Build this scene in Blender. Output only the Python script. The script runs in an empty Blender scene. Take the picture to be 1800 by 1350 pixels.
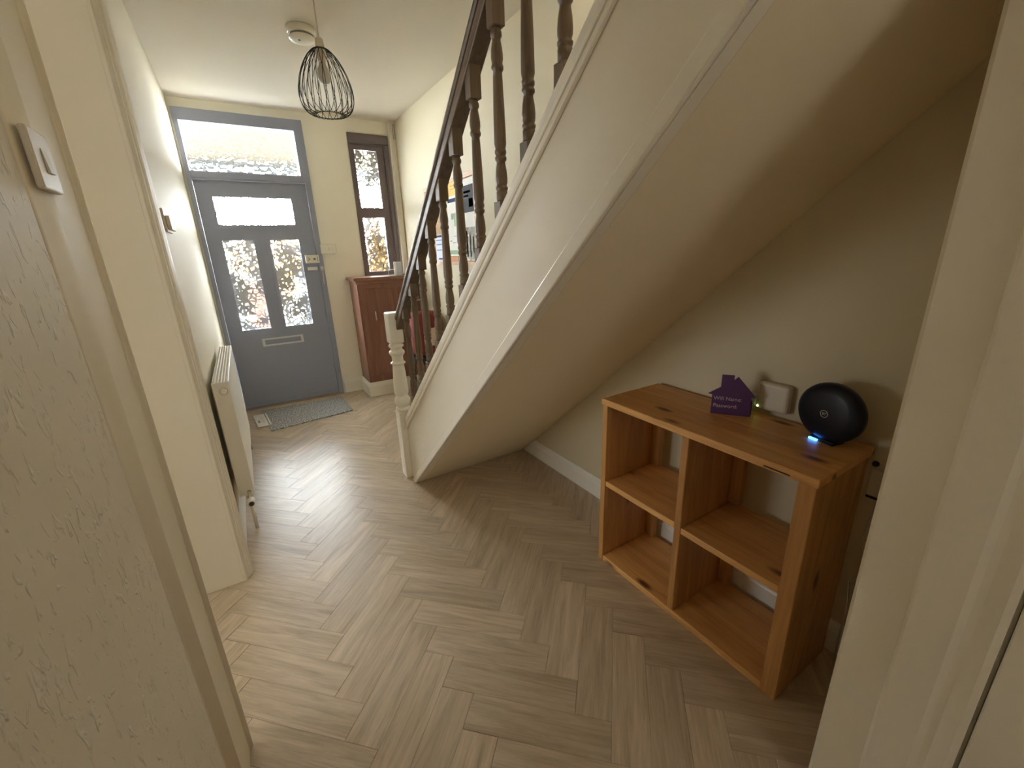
import bpy, bmesh, math, random
from mathutils import Vector, Matrix
random.seed(7)
S = bpy.context.scene
C = S.collection
R = math.radians

# ------------------------------------------------------------------ camera
F, YAW, PITCH, ROLL, CAMZ = 746.54, .5457, .3039, -.0354, 1.35
_fw = Vector((math.sin(YAW) * math.cos(PITCH), math.cos(YAW) * math.cos(PITCH), -math.sin(PITCH)))
_ri = Vector((math.cos(YAW), -math.sin(YAW), 0))
_up = _ri.cross(_fw)
_r2 = _ri * math.cos(ROLL) + _up * math.sin(ROLL)
_u2 = -_ri * math.sin(ROLL) + _up * math.cos(ROLL)
cd = bpy.data.cameras.new('camera')
cd.sensor_width = 36
cd.lens = F * 36 / 1800
cd.clip_start = .02
cam = bpy.data.objects.new('camera', cd)
cam.matrix_world = Matrix(((_r2.x, _u2.x, -_fw.x, 0), (_r2.y, _u2.y, -_fw.y, 0), (_r2.z, _u2.z, -_fw.z, CAMZ), (0, 0, 0, 1)))
C.objects.link(cam)
S.camera = cam

# ------------------------------------------------------------------ sky, added fill light, exposure
wd = bpy.data.worlds.new('overcast_sky')
S.world = wd
wd.use_nodes = True
wn = wd.node_tree
wn.nodes['Background'].inputs['Color'].default_value = (.93, .97, 1, 1)
wn.nodes['Background'].inputs['Strength'].default_value = 60.0


def area(name, loc, rot, sx, sy, power, col=(1, 1, 1), portal=False):
    l = bpy.data.lights.new(name, 'AREA')
    l.shape = 'RECTANGLE'
    l.size, l.size_y = sx, sy
    l.energy = power
    l.color = col
    o = bpy.data.objects.new(name, l)
    o.location = loc
    o.rotation_euler = rot
    C.objects.link(o)
    if portal:
        l.cycles.is_portal = True
    return o


# portals only guide the sky sampling through the front glazing
area('sky_portal', (.22, 4.70, 1.55), (R(-90), 0, 0), .95, 1.85, 1, portal=True)
area('sky_portal', (1.23, 4.70, 1.75), (R(-90), 0, 0), .42, 1.25, 1, portal=True)
# fill lights added in the unseen kitchen, side room and stairwell to brighten the hall
area('kitchen_fill_light', (.35, -3.35, 1.95), (R(90), 0, 0), 1.0, .9, 10, (1, .97, .92))
area('side_room_fill_light', (-3.3, 2.2, 1.05), (R(90), 0, R(-90)), 1.6, .9, 31, (.93, .98, 1))
area('landing_fill_light', (1.1, .6, 4.7), (0, 0, 0), .7, 1.2, 28, (1, .96, .88))

S.view_settings.view_transform = 'Standard'
S.view_settings.look = 'None'
S.view_settings.gamma = 1
S.view_settings.use_curve_mapping = False
S.view_settings.exposure = 0.56
S.cycles.use_denoising = True
S.cycles.max_bounces = 14
S.cycles.diffuse_bounces = 8
S.cycles.transparent_max_bounces = 16
S.cycles.sample_clamp_indirect = 40
S.cycles.caustics_reflective = False


# ------------------------------------------------------------------ materials
def nodes(name):
    m = bpy.data.materials.new(name)
    m.use_nodes = True
    nt = m.node_tree
    return m, nt, nt.nodes['Principled BSDF']


def N(nt, t, **kw):
    n = nt.nodes.new(t)
    for k, v in kw.items():
        if k in n.inputs:
            n.inputs[k].default_value = v
        else:
            setattr(n, k, v)
    return n


def L(nt, a, b):
    nt.links.new(a, b)


def plain(name, col, rough=.5, metal=0, bump=0, bscale=60, spec=.5, var=0):
    m, nt, b = nodes(name)
    b.inputs['Base Color'].default_value = (*col, 1)
    b.inputs['Roughness'].default_value = rough
    b.inputs['Metallic'].default_value = metal
    b.inputs['Specular IOR Level'].default_value = spec
    tc = N(nt, 'ShaderNodeTexCoord')
    nz = N(nt, 'ShaderNodeTexNoise', Scale=bscale, Detail=4.0)
    L(nt, tc.outputs['Object'], nz.inputs['Vector'])
    if bump:
        bp = N(nt, 'ShaderNodeBump', Strength=bump, Distance=.004)
        L(nt, nz.outputs['Fac'], bp.inputs['Height'])
        L(nt, bp.outputs['Normal'], b.inputs['Normal'])
    if var:
        cr = N(nt, 'ShaderNodeValToRGB')
        cr.color_ramp.elements[0].color = (*[c * (1 - var) for c in col], 1)
        cr.color_ramp.elements[1].color = (*[min(1, c * (1 + var)) for c in col], 1)
        cr.color_ramp.elements[0].position = .3
        cr.color_ramp.elements[1].position = .7
        L(nt, nz.outputs['Fac'], cr.inputs['Fac'])
        L(nt, cr.outputs['Color'], b.inputs['Base Color'])
    return m


def paper_wall(name, col, strength=.35, scale=1.0):
    """Painted blown-vinyl wallpaper: sparse raised flecks, longer than wide."""
    m, nt, b = nodes(name)
    b.inputs['Base Color'].default_value = (*col, 1)
    b.inputs['Roughness'].default_value = .6
    b.inputs['Specular IOR Level'].default_value = .15
    tc = N(nt, 'ShaderNodeTexCoord')
    mp = N(nt, 'ShaderNodeMapping')
    mp.inputs['Scale'].default_value = (52 * scale, 52 * scale, 26 * scale)
    L(nt, tc.outputs['Object'], mp.inputs['Vector'])
    n1 = N(nt, 'ShaderNodeTexNoise', Scale=1.0, Detail=2.0, Distortion=1.2)
    L(nt, mp.outputs['Vector'], n1.inputs['Vector'])
    cr = N(nt, 'ShaderNodeValToRGB')
    cr.color_ramp.elements[0].position = .60
    cr.color_ramp.elements[1].position = .74
    L(nt, n1.outputs['Fac'], cr.inputs['Fac'])
    n2 = N(nt, 'ShaderNodeTexNoise', Scale=7.0, Detail=3.0)
    L(nt, tc.outputs['Object'], n2.inputs['Vector'])
    ad = N(nt, 'ShaderNodeMath', operation='MULTIPLY_ADD')
    ad.inputs[1].default_value = .5
    L(nt, n2.outputs['Fac'], ad.inputs[0])
    L(nt, cr.outputs['Color'], ad.inputs[2])
    bp = N(nt, 'ShaderNodeBump', Strength=strength, Distance=.004)
    L(nt, ad.outputs[0], bp.inputs['Height'])
    L(nt, bp.outputs['Normal'], b.inputs['Normal'])
    return m


def wood(name, c0, c1, axis=0, rough=.45, grain=26, rnd=.12, knots=0, stretch=.07, bump=.15, offset=True, spec=.5):
    """Grain running along one object axis; optional dark knots."""
    m, nt, b = nodes(name)
    b.inputs['Roughness'].default_value = rough
    b.inputs['Specular IOR Level'].default_value = spec
    tc = N(nt, 'ShaderNodeTexCoord')
    oi = N(nt, 'ShaderNodeObjectInfo')
    off = N(nt, 'ShaderNodeVectorMath', operation='SCALE')
    off.inputs[0].default_value = (13.1, 7.7, 5.3)
    L(nt, oi.outputs['Random'], off.inputs['Scale'])
    ad = N(nt, 'ShaderNodeVectorMath', operation='ADD')
    L(nt, tc.outputs['Object'], ad.inputs[0])
    L(nt, off.outputs[0], ad.inputs[1])
    mp = N(nt, 'ShaderNodeMapping')
    sc = [grain] * 3
    sc[axis] = grain * stretch
    mp.inputs['Scale'].default_value = sc
    L(nt, ad.outputs[0], mp.inputs['Vector'])
    n1 = N(nt, 'ShaderNodeTexNoise', Scale=1.0, Detail=6.0, Roughness=.62, Distortion=1.1)
    L(nt, mp.outputs['Vector'], n1.inputs['Vector'])
    mp2 = N(nt, 'ShaderNodeMapping')
    sc2 = [grain * 7] * 3
    sc2[axis] = grain * .35
    mp2.inputs['Scale'].default_value = sc2
    L(nt, ad.outputs[0], mp2.inputs['Vector'])
    n2 = N(nt, 'ShaderNodeTexNoise', Scale=1.0, Detail=3.0)
    L(nt, mp2.outputs['Vector'], n2.inputs['Vector'])
    mx = N(nt, 'ShaderNodeMath', operation='MULTIPLY_ADD')
    mx.inputs[1].default_value = .35
    L(nt, n2.outputs['Fac'], mx.inputs[0])
    L(nt, n1.outputs['Fac'], mx.inputs[2])
    cr = N(nt, 'ShaderNodeValToRGB')
    cr.color_ramp.elements[0].position = .42
    cr.color_ramp.elements[1].position = .86
    cr.color_ramp.elements[0].color = (*c0, 1)
    cr.color_ramp.elements[1].color = (*c1, 1)
    L(nt, mx.outputs[0], cr.inputs['Fac'])
    # per-piece tone
    hs = N(nt, 'ShaderNodeHueSaturation')
    vr = N(nt, 'ShaderNodeMapRange')
    vr.inputs['To Min'].default_value = 1 - rnd
    vr.inputs['To Max'].default_value = 1 + rnd
    L(nt, oi.outputs['Random'], vr.inputs['Value'])
    L(nt, vr.outputs['Result'], hs.inputs['Value'])
    L(nt, cr.outputs['Color'], hs.inputs['Color'])
    last = hs.outputs['Color']
    if knots:
        mp3 = N(nt, 'ShaderNodeMapping')
        sk = [11.0] * 3
        sk[axis] = 4.2
        mp3.inputs['Scale'].default_value = sk
        L(nt, ad.outputs[0], mp3.inputs['Vector'])
        vo = N(nt, 'ShaderNodeTexVoronoi', Scale=1.0)
        L(nt, mp3.outputs['Vector'], vo.inputs['Vector'])
        kr = N(nt, 'ShaderNodeValToRGB')
        kr.color_ramp.elements[0].position = .08
        kr.color_ramp.elements[1].position = .2
        kr.color_ramp.elements[0].color = (knots,) * 3 + (1,)
        kr.color_ramp.elements[1].color = (0, 0, 0, 1)
        L(nt, vo.outputs['Distance'], kr.inputs['Fac'])
        km = N(nt, 'ShaderNodeMixRGB', blend_type='MULTIPLY')
        km.inputs['Color2'].default_value = (.22, .14, .09, 1)
        L(nt, kr.outputs['Color'], km.inputs['Fac'])
        L(nt, last, km.inputs['Color1'])
        last = km.outputs['Color']
    L(nt, last, b.inputs['Base Color'])
    bp = N(nt, 'ShaderNodeBump', Strength=bump, Distance=.0015)
    L(nt, mx.outputs[0], bp.inputs['Height'])
    L(nt, bp.outputs['Normal'], b.inputs['Normal'])
    return m


def hammered_glass(name, seam=.24, ior=1.3, cell=36.0):
    """Obscured glass: part of the light goes straight through, part is bent by the hammered relief."""
    m, nt, b = nodes(name)
    nt.nodes.remove(b)
    out = nt.nodes['Material Output']
    tc = N(nt, 'ShaderNodeTexCoord')
    wn_ = N(nt, 'ShaderNodeTexNoise', Scale=22.0, Detail=2.0)
    L(nt, tc.outputs['Object'], wn_.inputs['Vector'])
    wa = N(nt, 'ShaderNodeVectorMath', operation='SCALE')
    wa.inputs['Scale'].default_value = .035
    L(nt, wn_.outputs['Color'], wa.inputs[0])
    wb = N(nt, 'ShaderNodeVectorMath', operation='ADD')
    L(nt, tc.outputs['Object'], wb.inputs[0])
    L(nt, wa.outputs[0], wb.inputs[1])
    vo = N(nt, 'ShaderNodeTexVoronoi', Scale=cell, feature='SMOOTH_F1')
    vo.inputs['Smoothness'].default_value = .35
    L(nt, wb.outputs[0], vo.inputs['Vector'])
    bp = N(nt, 'ShaderNodeBump', Strength=1.0, Distance=.012)
    L(nt, vo.outputs['Distance'], bp.inputs['Height'])
    rf = N(nt, 'ShaderNodeBsdfRefraction', Roughness=.0, IOR=ior)
    rf.inputs['Color'].default_value = (.95, .97, .97, 1)
    L(nt, bp.outputs['Normal'], rf.inputs['Normal'])
    tr = N(nt, 'ShaderNodeBsdfTransparent')
    tr.inputs['Color'].default_value = (.97, .985, .98, 1)
    gl = N(nt, 'ShaderNodeBsdfGlossy', Roughness=.08)
    L(nt, bp.outputs['Normal'], gl.inputs['Normal'])
    m1 = N(nt, 'ShaderNodeMixShader', Fac=.30)
    L(nt, tr.outputs[0], m1.inputs[1])
    L(nt, rf.outputs[0], m1.inputs[2])
    # pressed seams between the hammered cells let little light through
    ve = N(nt, 'ShaderNodeTexVoronoi', Scale=25.0, feature='DISTANCE_TO_EDGE')
    L(nt, wb.outputs[0], ve.inputs['Vector'])
    nm = N(nt, 'ShaderNodeTexNoise', Scale=9.0, Detail=2.0)
    L(nt, tc.outputs['Object'], nm.inputs['Vector'])
    th = N(nt, 'ShaderNodeMapRange')
    th.inputs['From Min'].default_value = .34
    th.inputs['From Max'].default_value = .62
    th.inputs['To Min'].default_value = .0
    th.inputs['To Max'].default_value = seam
    L(nt, nm.outputs['Fac'], th.inputs['Value'])
    lt = N(nt, 'ShaderNodeMath', operation='LESS_THAN')
    L(nt, ve.outputs['Distance'], lt.inputs[0])
    L(nt, th.outputs['Result'], lt.inputs[1])
    sf = N(nt, 'ShaderNodeMath', operation='MULTIPLY')
    sf.inputs[1].default_value = .97
    L(nt, lt.outputs[0], sf.inputs[0])
    df = N(nt, 'ShaderNodeBsdfDiffuse')
    df.inputs['Color'].default_value = (.42, .43, .42, 1)
    ms = N(nt, 'ShaderNodeMixShader')
    L(nt, sf.outputs[0], ms.inputs[0])
    L(nt, m1.outputs[0], ms.inputs[1])
    L(nt, df.outputs[0], ms.inputs[2])
    m2 = N(nt, 'ShaderNodeMixShader', Fac=.05)
    L(nt, ms.outputs[0], m2.inputs[1])
    L(nt, gl.outputs[0], m2.inputs[2])
    L(nt, m2.outputs[0], out.inputs['Surface'])
    return m


def clear_glass(name):
    m, nt, b = nodes(name)
    nt.nodes.remove(b)
    out = nt.nodes['Material Output']
    tr = N(nt, 'ShaderNodeBsdfTransparent')
    tr.inputs['Color'].default_value = (.97, .985, .98, 1)
    gl = N(nt, 'ShaderNodeBsdfGlossy', Roughness=.03)
    m2 = N(nt, 'ShaderNodeMixShader', Fac=.04)
    L(nt, tr.outputs[0], m2.inputs[1])
    L(nt, gl.outputs[0], m2.inputs[2])
    L(nt, m2.outputs[0], out.inputs['Surface'])
    return m


def glow(name, col, strength):
    m, nt, b = nodes(name)
    b.inputs['Base Color'].default_value = (*col, 1)
    b.inputs['Emission Color'].default_value = (*col, 1)
    b.inputs['Emission Strength'].default_value = strength
    return m


CREAM = (.80, .735, .585)
M = dict(
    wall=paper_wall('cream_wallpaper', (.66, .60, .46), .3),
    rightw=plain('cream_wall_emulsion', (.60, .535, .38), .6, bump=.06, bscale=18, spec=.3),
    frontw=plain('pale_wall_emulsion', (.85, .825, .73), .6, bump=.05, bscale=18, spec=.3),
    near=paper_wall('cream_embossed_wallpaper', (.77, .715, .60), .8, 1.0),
    smooth=plain('cream_plaster', CREAM, .6, bump=.06, bscale=18, spec=.3),
    under=plain('cream_plaster_under_stairs', (.80, .71, .53), .65, bump=.05, bscale=14, spec=.3),
    ceil=plain('ceiling_paint', (.74, .69, .595), .75, bump=.1, bscale=9, spec=.2),
    white=plain('white_gloss_paint', (.80, .765, .68), .3, bump=.04, bscale=30),
    string=plain('white_satin_paint', (.80, .755, .655), .38, bump=.04, bscale=25),
    skirt=plain('white_skirting_paint', (.82, .80, .74), .35),
    slab=plain('floor_screed', (.36, .28, .2), .6),
    plank=wood('oak_plank', (.34, .26, .17), (.62, .51, .38), 0, .37, 26, .09, 0, .10, .3, spec=1.0),
    door=plain('glare_paled_door_paint', (.29, .315, .41), .42, bump=.05, bscale=40),  # lens glare over the dark door is mixed into this colour
    frame=plain('plum_brown_frame_paint', (.15, .115, .125), .38, bump=.05, bscale=40),
    glass=hammered_glass('hammered_glass'),
    glass2=hammered_glass('ribbed_glass', .0, 1.35, 26.0),
    clear=clear_glass('clear_glass'),
    rail=wood('dark_oak_rail', (.07, .044, .028), (.15, .10, .06), 1, .38, 30, .05),
    oak=wood('dark_oak_turned', (.085, .055, .033), (.17, .115, .068), 2, .4, 34, .10),
    cup=wood('mahogany_panel', (.20, .085, .055), (.33, .16, .11), 2, .4, 20, .04),
    cuptop=wood('mahogany_top', (.20, .085, .055), (.34, .17, .115), 0, .35, 20, .03),
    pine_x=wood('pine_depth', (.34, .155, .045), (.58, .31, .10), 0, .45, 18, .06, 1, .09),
    pine_y=wood('pine_length_lit', (.50, .24, .075), (.80, .46, .165), 1, .42, 16, .06, 1, .08),  # lighter copy of the pine; brightness of the top is in the colour
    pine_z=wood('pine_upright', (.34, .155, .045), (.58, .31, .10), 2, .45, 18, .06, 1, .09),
    plastic=plain('white_plastic', (.80, .77, .68), .35),
    offwhite=plain('off_white_plastic', (.62, .57, .48), .45),
    chrome=plain('brushed_chrome', (.72, .70, .66), .25, 1),
    silver=plain('dull_silver', (.62, .61, .58), .35, .8),
    black=plain('black_plastic', (.018, .018, .02), .45),
    wire=plain('dark_green_wire', (.018, .03, .028), .4, .4),
    navy=plain('navy_plastic', (.006, .009, .02), .35, spec=.35),
    purple=plain('purple_acrylic', (.105, .045, .15), .35),
    lilac=plain('pale_print', (.6, .54, .62), .6),
    grey=plain('grey_rubber', (.25, .25, .26), .6),
    radw=plain('radiator_enamel', (.82, .79, .71), .32),
    dark=plain('dark_gap', (.03, .028, .025), .8),
    paper=plain('white_paper', (.80, .79, .76), .7),
    paperb=plain('pale_blue_paper', (.62, .66, .78), .7),
    blue=plain('blue_print', (.12, .19, .42), .7),
    navyp=plain('navy_print', (.05, .06, .14), .7, spec=.1),
    yellow=plain('yellow_paper', (.80, .52, .10), .7),
    green=plain('green_print', (.28, .44, .24), .7),
    orange=plain('orange_print', (.62, .26, .10), .7),
    blackp=plain('black_print', (.045, .045, .055), .6, spec=.1),
    greyp=plain('grey_print', (.42, .41, .38), .6, var=.5, bscale=22, spec=.1),
    cork=plain('cork', (.46, .29, .15), .8, var=.25, bscale=120),
    pineframe=wood('light_pine_frame', (.42, .22, .09), (.60, .36, .18), 1, .5, 30, .05),
    red=plain('red_fabric', (.21, .035, .03), .8, bump=.2, bscale=200),
    pink=plain('cream_fabric', (.62, .5, .42), .8),
    led_blue=glow('blue_led', (.05, .25, 1), 6),
    led_green=glow('green_led', (.55, 1, .25), 4),
    bulb=plain('frosted_bulb', (.62, .60, .56), .3),
    cable=plain('white_cable', (.55, .52, .46), .5),
    concrete=plain('grey_paving', (.15, .15, .145), .85, bump=.3, bscale=30, var=.12),
    tarmac=plain('grey_tarmac', (.20, .205, .21), .9, bump=.3, bscale=80),
    brick=plain('terracotta_brick', (.055, .016, .007), .85, bump=.4, bscale=50, var=.25),  # brick, stone and leaves kept too dark, offsetting the washed-out outdoor light
    mortar=plain('mortar', (.42, .38, .32), .9),
    porch=plain('darkened_porch_board', (.058, .043, .023), .7),  # pale boards painted dark so the overexposed outdoor light shows them cream
    stone=plain('grey_stone', (.022, .024, .025), .85, bump=.4, bscale=25, var=.3),
    leaf=plain('amber_leaves', (.10, .052, .005), .7, var=.45, bscale=30),
    hedge=plain('grey_green_hedge', (.014, .018, .015), .8, var=.4, bscale=25),
)


def mat_doormat():
    m, nt, b = nodes('flecked_grey_mat')
    b.inputs['Roughness'].default_value = .95
    tc = N(nt, 'ShaderNodeTexCoord')
    n = N(nt, 'ShaderNodeTexNoise', Scale=95.0, Detail=2.0)
    L(nt, tc.outputs['Object'], n.inputs['Vector'])
    cr = N(nt, 'ShaderNodeValToRGB')
    cr.color_ramp.elements[0].position = .42
    cr.color_ramp.elements[1].position = .62
    cr.color_ramp.elements[0].color = (.17, .175, .18, 1)
    cr.color_ramp.elements[1].color = (.62, .63, .635, 1)
    L(nt, n.outputs['Fac'], cr.inputs['Fac'])
    L(nt, cr.outputs['Color'], b.inputs['Base Color'])
    bp = N(nt, 'ShaderNodeBump', Strength=.8, Distance=.004)
    L(nt, n.outputs['Fac'], bp.inputs['Height'])
    L(nt, bp.outputs['Normal'], b.inputs['Normal'])
    return m


M['mat'] = mat_doormat()


# ------------------------------------------------------------------ mesh helpers
def nb():
    return bmesh.new()


def box(bm, x0, x1, y0, y1, z0, z1, bev=0, seg=2):
    vs = [bm.verts.new(p) for p in ((x0, y0, z0), (x1, y0, z0), (x1, y1, z0), (x0, y1, z0), (x0, y0, z1), (x1, y0, z1), (x1, y1, z1), (x0, y1, z1))]
    fs = [bm.faces.new([vs[i] for i in f]) for f in ((3, 2, 1, 0), (4, 5, 6, 7), (0, 1, 5, 4), (1, 2, 6, 5), (2, 3, 7, 6), (3, 0, 4, 7))]
    if bev:
        es = list({e for f in fs for e in f.edges})
        bmesh.ops.bevel(bm, geom=es, offset=bev, segments=seg, affect='EDGES', profile=.5)
    return bm


def prism(bm, poly, axis, a0, a1, bev=0):
    """Extrude a 2D polygon. axis 0: poly=(y,z); 1: (x,z); 2: (x,y)."""
    def P(p, a):
        return ((a, p[0], p[1]), (p[0], a, p[1]), (p[0], p[1], a))[axis]
    A = [bm.verts.new(P(p, a0)) for p in poly]
    B = [bm.verts.new(P(p, a1)) for p in poly]
    n = len(poly)
    fs = [bm.faces.new(A), bm.faces.new(B[::-1])]
    for i in range(n):
        fs.append(bm.faces.new((A[i], B[i], B[(i + 1) % n], A[(i + 1) % n])))
    bmesh.ops.recalc_face_normals(bm, faces=fs)
    if bev:
        es = list({e for f in fs for e in f.edges})
        bmesh.ops.bevel(bm, geom=es, offset=bev, segments=2, affect='EDGES', profile=.5)
    return bm


def lathe(bm, prof, cx=0, cy=0, n=20, axis=2, cz=0):
    """prof: (radius, position along axis); capped where radius is not 0."""
    def P(r, h, a):
        u, v = r * math.cos(a), r * math.sin(a)
        return ((cx + h, cy + u, cz + v), (cx + u, cy + h, cz + v), (cx + u, cy + v, cz + h))[axis]
    rings = []
    for r, h in prof:
        rings.append([bm.verts.new(P(r, h, 2 * math.pi * k / n)) for k in range(n)])
    fs = []
    for a, b in zip(rings, rings[1:]):
        for k in range(n):
            f = bm.faces.new((a[k], a[(k + 1) % n], b[(k + 1) % n], b[k]))
            f.smooth = True
            fs.append(f)
    fs.append(bm.faces.new(rings[0][::-1]))
    fs.append(bm.faces.new(rings[-1]))
    bmesh.ops.recalc_face_normals(bm, faces=fs)
    return bm


def tube(bm, pts, r, n=8, caps=True):
    pts = [Vector(p) for p in pts]
    rings = []
    ref = Vector((.3, .2, .93)).normalized()
    for i, p in enumerate(pts):
        d = (pts[min(i + 1, len(pts) - 1)] - pts[max(i - 1, 0)]).normalized()
        if abs(d.dot(ref)) > .97:
            ref = Vector((.9, .1, .3)).normalized()
        u = d.cross(ref).normalized()
        v = d.cross(u)
        rings.append([bm.verts.new(p + (u * math.cos(2 * math.pi * k / n) + v * math.sin(2 * math.pi * k / n)) * r) for k in range(n)])
    fs = []
    for a, b in zip(rings, rings[1:]):
        for k in range(n):
            f = bm.faces.new((a[k], a[(k + 1) % n], b[(k + 1) % n], b[k]))
            f.smooth = True
            fs.append(f)
    if caps:
        fs.append(bm.faces.new(rings[0][::-1]))
        fs.append(bm.faces.new(rings[-1]))
    bmesh.ops.recalc_face_normals(bm, faces=fs)
    return bm


def holed(bm, us, vs, holes, axis, a0, a1):
    """A panel with rectangular holes: grid of cells over cuts us, vs; cells inside a hole are left out. One connected shell."""
    us, vs = sorted(set(us)), sorted(set(vs))
    solid = {}
    for i in range(len(us) - 1):
        for j in range(len(vs) - 1):
            cu, cv = (us[i] + us[i + 1]) / 2, (vs[j] + vs[j + 1]) / 2
            solid[i, j] = not any(h[0] < cu < h[1] and h[2] < cv < h[3] for h in holes)
    cache = {}

    def V(i, j, k):
        if (i, j, k) not in cache:
            a = (a0, a1)[k]
            u, v = us[i], vs[j]
            cache[i, j, k] = bm.verts.new(((a, u, v), (u, a, v), (u, v, a))[axis])
        return cache[i, j, k]
    fs = []
    for (i, j), s in solid.items():
        if not s:
            continue
        fs.append(bm.faces.new((V(i, j, 0), V(i + 1, j, 0), V(i + 1, j + 1, 0), V(i, j + 1, 0))))
        fs.append(bm.faces.new((V(i, j + 1, 1), V(i + 1, j + 1, 1), V(i + 1, j, 1), V(i, j, 1))))
        for di, dj, p, q in ((-1, 0, (0, 0), (0, 1)), (1, 0, (1, 1), (1, 0)), (0, -1, (1, 0), (0, 0)), (0, 1, (0, 1), (1, 1))):
            if not solid.get((i + di, j + dj), False):
                a, b = (i + p[0], j + p[1]), (i + q[0], j + q[1])
                fs.append(bm.faces.new((V(*a, 0), V(*b, 0), V(*b, 1), V(*a, 1))))
    bmesh.ops.recalc_face_normals(bm, faces=fs)
    return bm


def smooth(bm):
    for f in bm.faces:
        f.smooth = True
    return bm


LOC = {}


def mesh_of(name, bm, mat):
    me = bpy.data.meshes.new(name)
    bm.to_mesh(me)
    bm.free()
    if mat is not None:
        me.materials.append(M[mat] if isinstance(mat, str) else mat)
    return me


def obj(name, bm, mat, parent=None, local=False):
    """World-space bmesh to an object. Under a parent the mesh is moved into the parent's frame unless local."""
    if parent is not None and not local:
        off = Vector((0, 0, 0))
        p = parent
        while p is not None:
            off += p.location
            p = p.parent
        bmesh.ops.translate(bm, verts=bm.verts, vec=-off)
    o = bpy.data.objects.new(name, mesh_of(name, bm, mat))
    C.objects.link(o)
    o.parent = parent
    return o


def tag(o, label, cat, kind=None, group=None):
    o['label'] = label
    o['category'] = cat
    if kind:
        o['kind'] = kind
    if group:
        o['group'] = group
    return o


def empty(name, loc, label, cat, kind=None, group=None, rz=0):
    o = bpy.data.objects.new(name, None)
    o.empty_display_size = .1
    o.location = loc
    o.rotation_euler = (0, 0, rz)
    C.objects.link(o)
    return tag(o, label, cat, kind, group)


def text(name, body, size, mat, parent, loc, rot, ext=.0004):
    cu = bpy.data.curves.new(name, 'FONT')
    cu.body = body
    cu.size = size
    cu.extrude = ext
    cu.align_x = 'LEFT'
    cu.materials.append(M[mat])
    tmp = bpy.data.objects.new(name, cu)
    me = bpy.data.meshes.new_from_object(tmp)
    bpy.data.objects.remove(tmp)
    o = bpy.data.objects.new(name, me)
    o.location = loc
    o.rotation_euler = rot
    C.objects.link(o)
    o.parent = parent
    return o


def pane(x0, x1, y0, y1, z0, z1, mat, parent):
    """Glass slab: the relief is on the room side, the street side is plain."""
    o = obj('pane', box(nb(), x0, x1, y0, y1, z0, z1), mat, parent)
    o.data.materials.append(M['clear'])
    for p in o.data.polygons:
        if p.normal.y > -.5:
            p.material_index = 1
    return o


# ------------------------------------------------------------------ dimensions (metres; x across the hall, y to the front door)
XL, XR, YF, H = -.238, 1.50, 4.511, 2.554
low = lambda y: .893 * (2.313 - y)          # underside of the stair string
cap_lo = lambda y: 2.424 - .866 * y         # underside of its moulded capping
cap_up = lambda y: 2.489 - .866 * y
rail_top = lambda y: 1.003 + .900 * (2.43 - y)

# ------------------------------------------------------------------ floor: herringbone planks on a screed
floor = tag(obj('floor', box(nb(), -3.4, 2.3, -3.5, 4.6, -.12, -.0045), 'slab'), 'pale oak herringbone plank floor of the hallway', 'floor', 'structure')
PW, PL = .109, .431
O0 = Vector((.083, 1.253))
U = Vector((1, 1)).normalized()
V_ = Vector((-1, 1)).normalized()
CLIP = (-.40, 1.497, .05, 4.56)


def clip_poly(poly, rect):
    x0, x1, y0, y1 = rect
    for inside, cut in (
        (lambda p: p.x >= x0, lambda a, b: a + (b - a) * ((x0 - a.x) / (b.x - a.x))),
        (lambda p: p.x <= x1, lambda a, b: a + (b - a) * ((x1 - a.x) / (b.x - a.x))),
        (lambda p: p.y >= y0, lambda a, b: a + (b - a) * ((y0 - a.y) / (b.y - a.y))),
        (lambda p: p.y <= y1, lambda a, b: a + (b - a) * ((y1 - a.y) / (b.y - a.y)))):
        out = []
        for i, p in enumerate(poly):
            q = poly[(i + 1) % len(poly)]
            if inside(p):
                out.append(p)
                if not inside(q):
                    out.append(cut(p, q))
            elif inside(q):
                out.append(cut(p, q))
        poly = out
        if not poly:
            return poly
    return poly


def plank_mesh(loc_poly):
    bm = nb()
    c = sum((Vector(p) for p in loc_poly), Vector((0, 0))) / len(loc_poly)
    g = .0006
    top = []
    bot = []
    for p in loc_poly:
        p = Vector(p)
        d = (c - p).normalized()
        bot.append(bm.verts.new((p.x + d.x * g, p.y + d.y * g, -.0045)))
        top.append(bm.verts.new((p.x + d.x * .0022, p.y + d.y * .0022, 0)))
    mid = []
    for p in loc_poly:
        p = Vector(p)
        d = (c - p).normalized()
        mid.append(bm.verts.new((p.x + d.x * g, p.y + d.y * g, -.0011)))
    n = len(top)
    bm.faces.new(top)
    for i in range(n):
        bm.faces.new((mid[i], mid[(i + 1) % n], top[(i + 1) % n], top[i]))
        bm.faces.new((bot[i], bot[(i + 1) % n], mid[(i + 1) % n], mid[i]))
    bmesh.ops.recalc_face_normals(bm, faces=bm.faces[:])
    return mesh_of('plank', bm, 'plank')


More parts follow.
